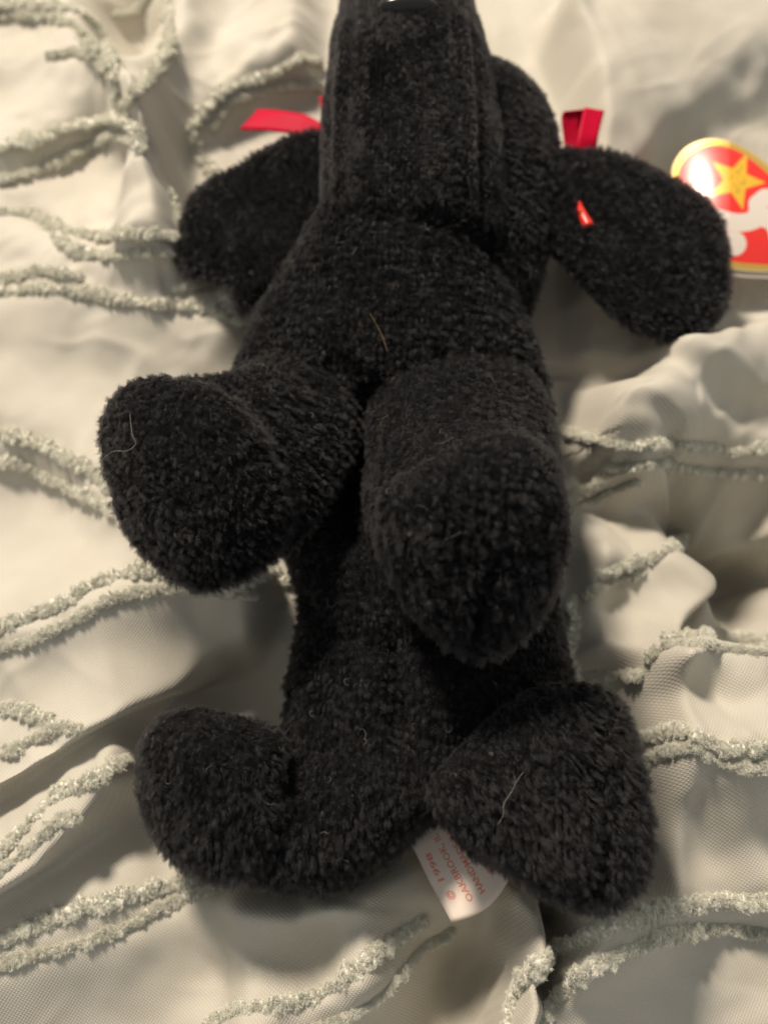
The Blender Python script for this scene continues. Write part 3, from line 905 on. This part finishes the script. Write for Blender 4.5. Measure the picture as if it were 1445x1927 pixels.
def star(cx, cy, r, a0):
    dx, dy = PX - cx, -(PY - cy)
    a = (np.arctan2(dy, dx) - math.radians(a0) + math.pi / 5) % (2 * math.pi / 5) - math.pi / 5
    rad = np.hypot(dx, dy); q = np.abs(a)
    ri = 0.42 * r
    # edge from (r,0) to the notch (ri at 36 degrees)
    ex, ey = ri * math.cos(math.pi / 5) - r, ri * math.sin(math.pi / 5)
    x, y = rad * np.cos(q), rad * np.sin(q)
    s = (ex * (y - 0) - ey * (x - r)) / math.hypot(ex, ey)
    return np.clip(s / 1.5 + 0.5, 0, 1)
col = np.zeros(PX.shape + (4,)); col[..., :3] = (0.80, 0.020, 0.010)
def over(mask, c, metal):
    col[...] = col * (1 - mask[..., None]) + np.array(c + (metal,)) * mask[..., None]
over(star(1383, 341, 56, -4), (0.85, 0.50, 0.03), 0.15)
tiny = star(1383, 341, 34, -4) * (vnoise(np.stack([PX.ravel(), PY.ravel(), 0 * PX.ravel()], 1), 5.0, 3).reshape(PX.shape) > 0.25)
over(tiny * 0.6, (0.45, 0.26, 0.02), 0.1)
WHT = (0.74, 0.66, 0.58)
over(stroke([(1320, 398), (1352, 412), (1392, 420), (1424, 410), (1424, 384)], 17), WHT, 0.0)
over(stroke([(1424, 405), (1456, 420), (1468, 460), (1468, 480)], 19), WHT, 0.0)
over(stroke([(1330, 458), (1380, 459)], 23), WHT, 0.0)
over(stroke([(1424, 384), (1440, 372), (1470, 380)], 16), WHT, 0.0)
over(np.clip((15 - edge) / 2 + 0.5, 0, 1), (0.85, 0.55, 0.10), 0.7)
over(np.clip((4 - edge) / 2 + 0.5, 0, 1), (0.80, 0.62, 0.35), 0.5)
V = np.concatenate([TV.reshape(-1, 3), P(cc[0], cc[1], tag_z(cc[0], cc[1]))[None]])
F = [tuple(q) for q in grid_faces(NR, NT, True)] + [(NR * NT, (j + 1) % NT, j) for j in range(NT)]
htag = bpy.data.objects.new('hang_tag', None); COL.objects.link(htag)
tag(htag, 'shiny rounded red paper tag with gold rim, yellow star and white letters beside the ear', 'tag')
card = mesh_obj('card_front', V, F, m_card, htag)
at = card.data.color_attributes.new('print', 'FLOAT_COLOR', 'POINT')
at.data.foreach_set('color', np.concatenate([col.reshape(-1, 4), col[0, 0][None]]).ravel())
# the leaf behind, a little larger below, and thickness for both
sol = card.modifiers.new('thickness', 'SOLIDIFY'); sol.thickness = 0.0003; sol.offset = 1
card2 = mesh_obj('card_back', V + np.array([0.0, -0.0012, -0.0013]), F, m_cardedge, htag)
sol = card2.modifiers.new('thickness', 'SOLIDIFY'); sol.thickness = 0.0003; sol.offset = 1
# red plastic fastener that pins the tag through the ear
fa = [P(1085, 372, .0325), P(1094, 400, .0335), P(1107, 428, .0335)]
def tube(path, rad, m=10, k=6):
    C = catmull(path, k); n = len(C)
    Tn = np.gradient(C, axis=0); Tn /= np.linalg.norm(Tn, axis=1)[:, None]
    ref = np.array([0.3, 0.1, 1.0]); S = np.cross(Tn, ref); S /= np.linalg.norm(S, axis=1)[:, None]; U = np.cross(S, Tn)
    r = np.interp(np.linspace(0, 1, n), np.linspace(0, 1, len(rad)), rad)
    a = np.linspace(0, 2 * math.pi, m, endpoint=False)
    V = C[:, None] + r[:, None, None] * (S[:, None] * np.cos(a)[None, :, None] + U[:, None] * np.sin(a)[None, :, None])
    return V.reshape(-1, 3), [tuple(q) for q in grid_faces(n, m, True)] + [tuple(range(m))[::-1], tuple((n - 1) * m + j for j in range(m))]
v_, f_ = tube(fa, [0.0004, 0.0012, 0.0018])
mesh_obj('fastener', v_, f_, m_plas, htag)

# ------------------------------------------------------------------ lint caught in the pile
def thread(name, pts, r, mat):
    v_, f_ = tube([P(*q) for q in pts], [r * .6, r, r * .6], 5, 8)
    return mesh_obj(name, v_, f_, mat)
t = thread('lint_thread', [(190, 868, .0655), (212, 850, .0705), (240, 848, .0725), (256, 835, .0730), (250, 820, .0735), (247, 800, .0730), (245, 778, .0725)], 0.000035, m_lint)
tag(t, 'curled white thread stuck to the outer edge of the raised left front paw', 'thread')
t = thread('lint_thread', [(936, 1552, .0535), (946, 1535, .0540), (948, 1512, .0540), (962, 1490, .0540), (972, 1470, .0540), (985, 1452, .0535)], 0.000035, m_lint)
tag(t, 'wavy pale thread lying across the lower right hind leg', 'thread')
t = thread('lint_thread', [(696, 590, .0535), (716, 625, .0540), (725, 650, .0545), (730, 662, .0545)], 0.00004, m_lint2)
tag(t, 'fine tan hair lying on the middle of the chest below the chin', 'thread')

pts_, nrm_ = [], []
for o in list(dog.children):
    if 'pile_length' in o.vertex_groups:
        n = len(o.data.vertices)
        c_ = np.empty(n * 3); o.data.vertices.foreach_get('co', c_); c_ = c_.reshape(-1, 3) + DOGLOC
        n_ = np.empty(n * 3); o.data.vertices.foreach_get('normal', n_); n_ = n_.reshape(-1, 3)
        m_ = ((CAM - c_) * n_).sum(1) / np.linalg.norm(CAM - c_, axis=1) > 0.25
        pts_.append(c_[m_]); nrm_.append(n_[m_])
pts_ = np.concatenate(pts_); nrm_ = np.concatenate(nrm_)
def lint(count, mat, lo, hi, rad, name, label):
    V, F = [], []; off = 0
    for _ in range(count):
        i = rng.integers(len(pts_)); c, nn = pts_[i], nrm_[i]
        t = np.cross(nn, rng.normal(size=3)); t /= np.linalg.norm(t); b_ = np.cross(nn, t)
        L = rng.uniform(lo, hi) * (1 if rng.random() < .8 else 1.8); curl = rng.normal(0, 1.6); a = 0.0
        p = c + nn * 0.0010; path = [p]
        for k in range(5):
            a += curl * 0.4 + rng.normal(0, .35)
            p = p + (t * math.cos(a) + b_ * math.sin(a)) * L / 5 + nn * rng.normal(0, .00012); path.append(p)
        v_, f_ = tube(path, [rad * .5, rad, rad * .5], 4, 4)
        V.append(v_); F += [tuple(q + off for q in w) for w in f_]; off += len(v_)
    o = mesh_obj(name, np.concatenate(V), F, mat)
    tag(o, label, 'lint', kind='stuff')
lint(230, m_lint, 0.0010, 0.0030, 0.000024, 'lint', 'fine grey lint fibres scattered over the black plush toy')
lint(60, m_lint2, 0.0010, 0.0036, 0.000025, 'lint', 'fine tan lint hairs scattered over the black plush toy')

print('faces', sum(len(o.data.polygons) for o in bpy.data.objects if o.type == 'MESH'))
print('tufts', {o.name: len(o.data.vertices) for o in dog.children})
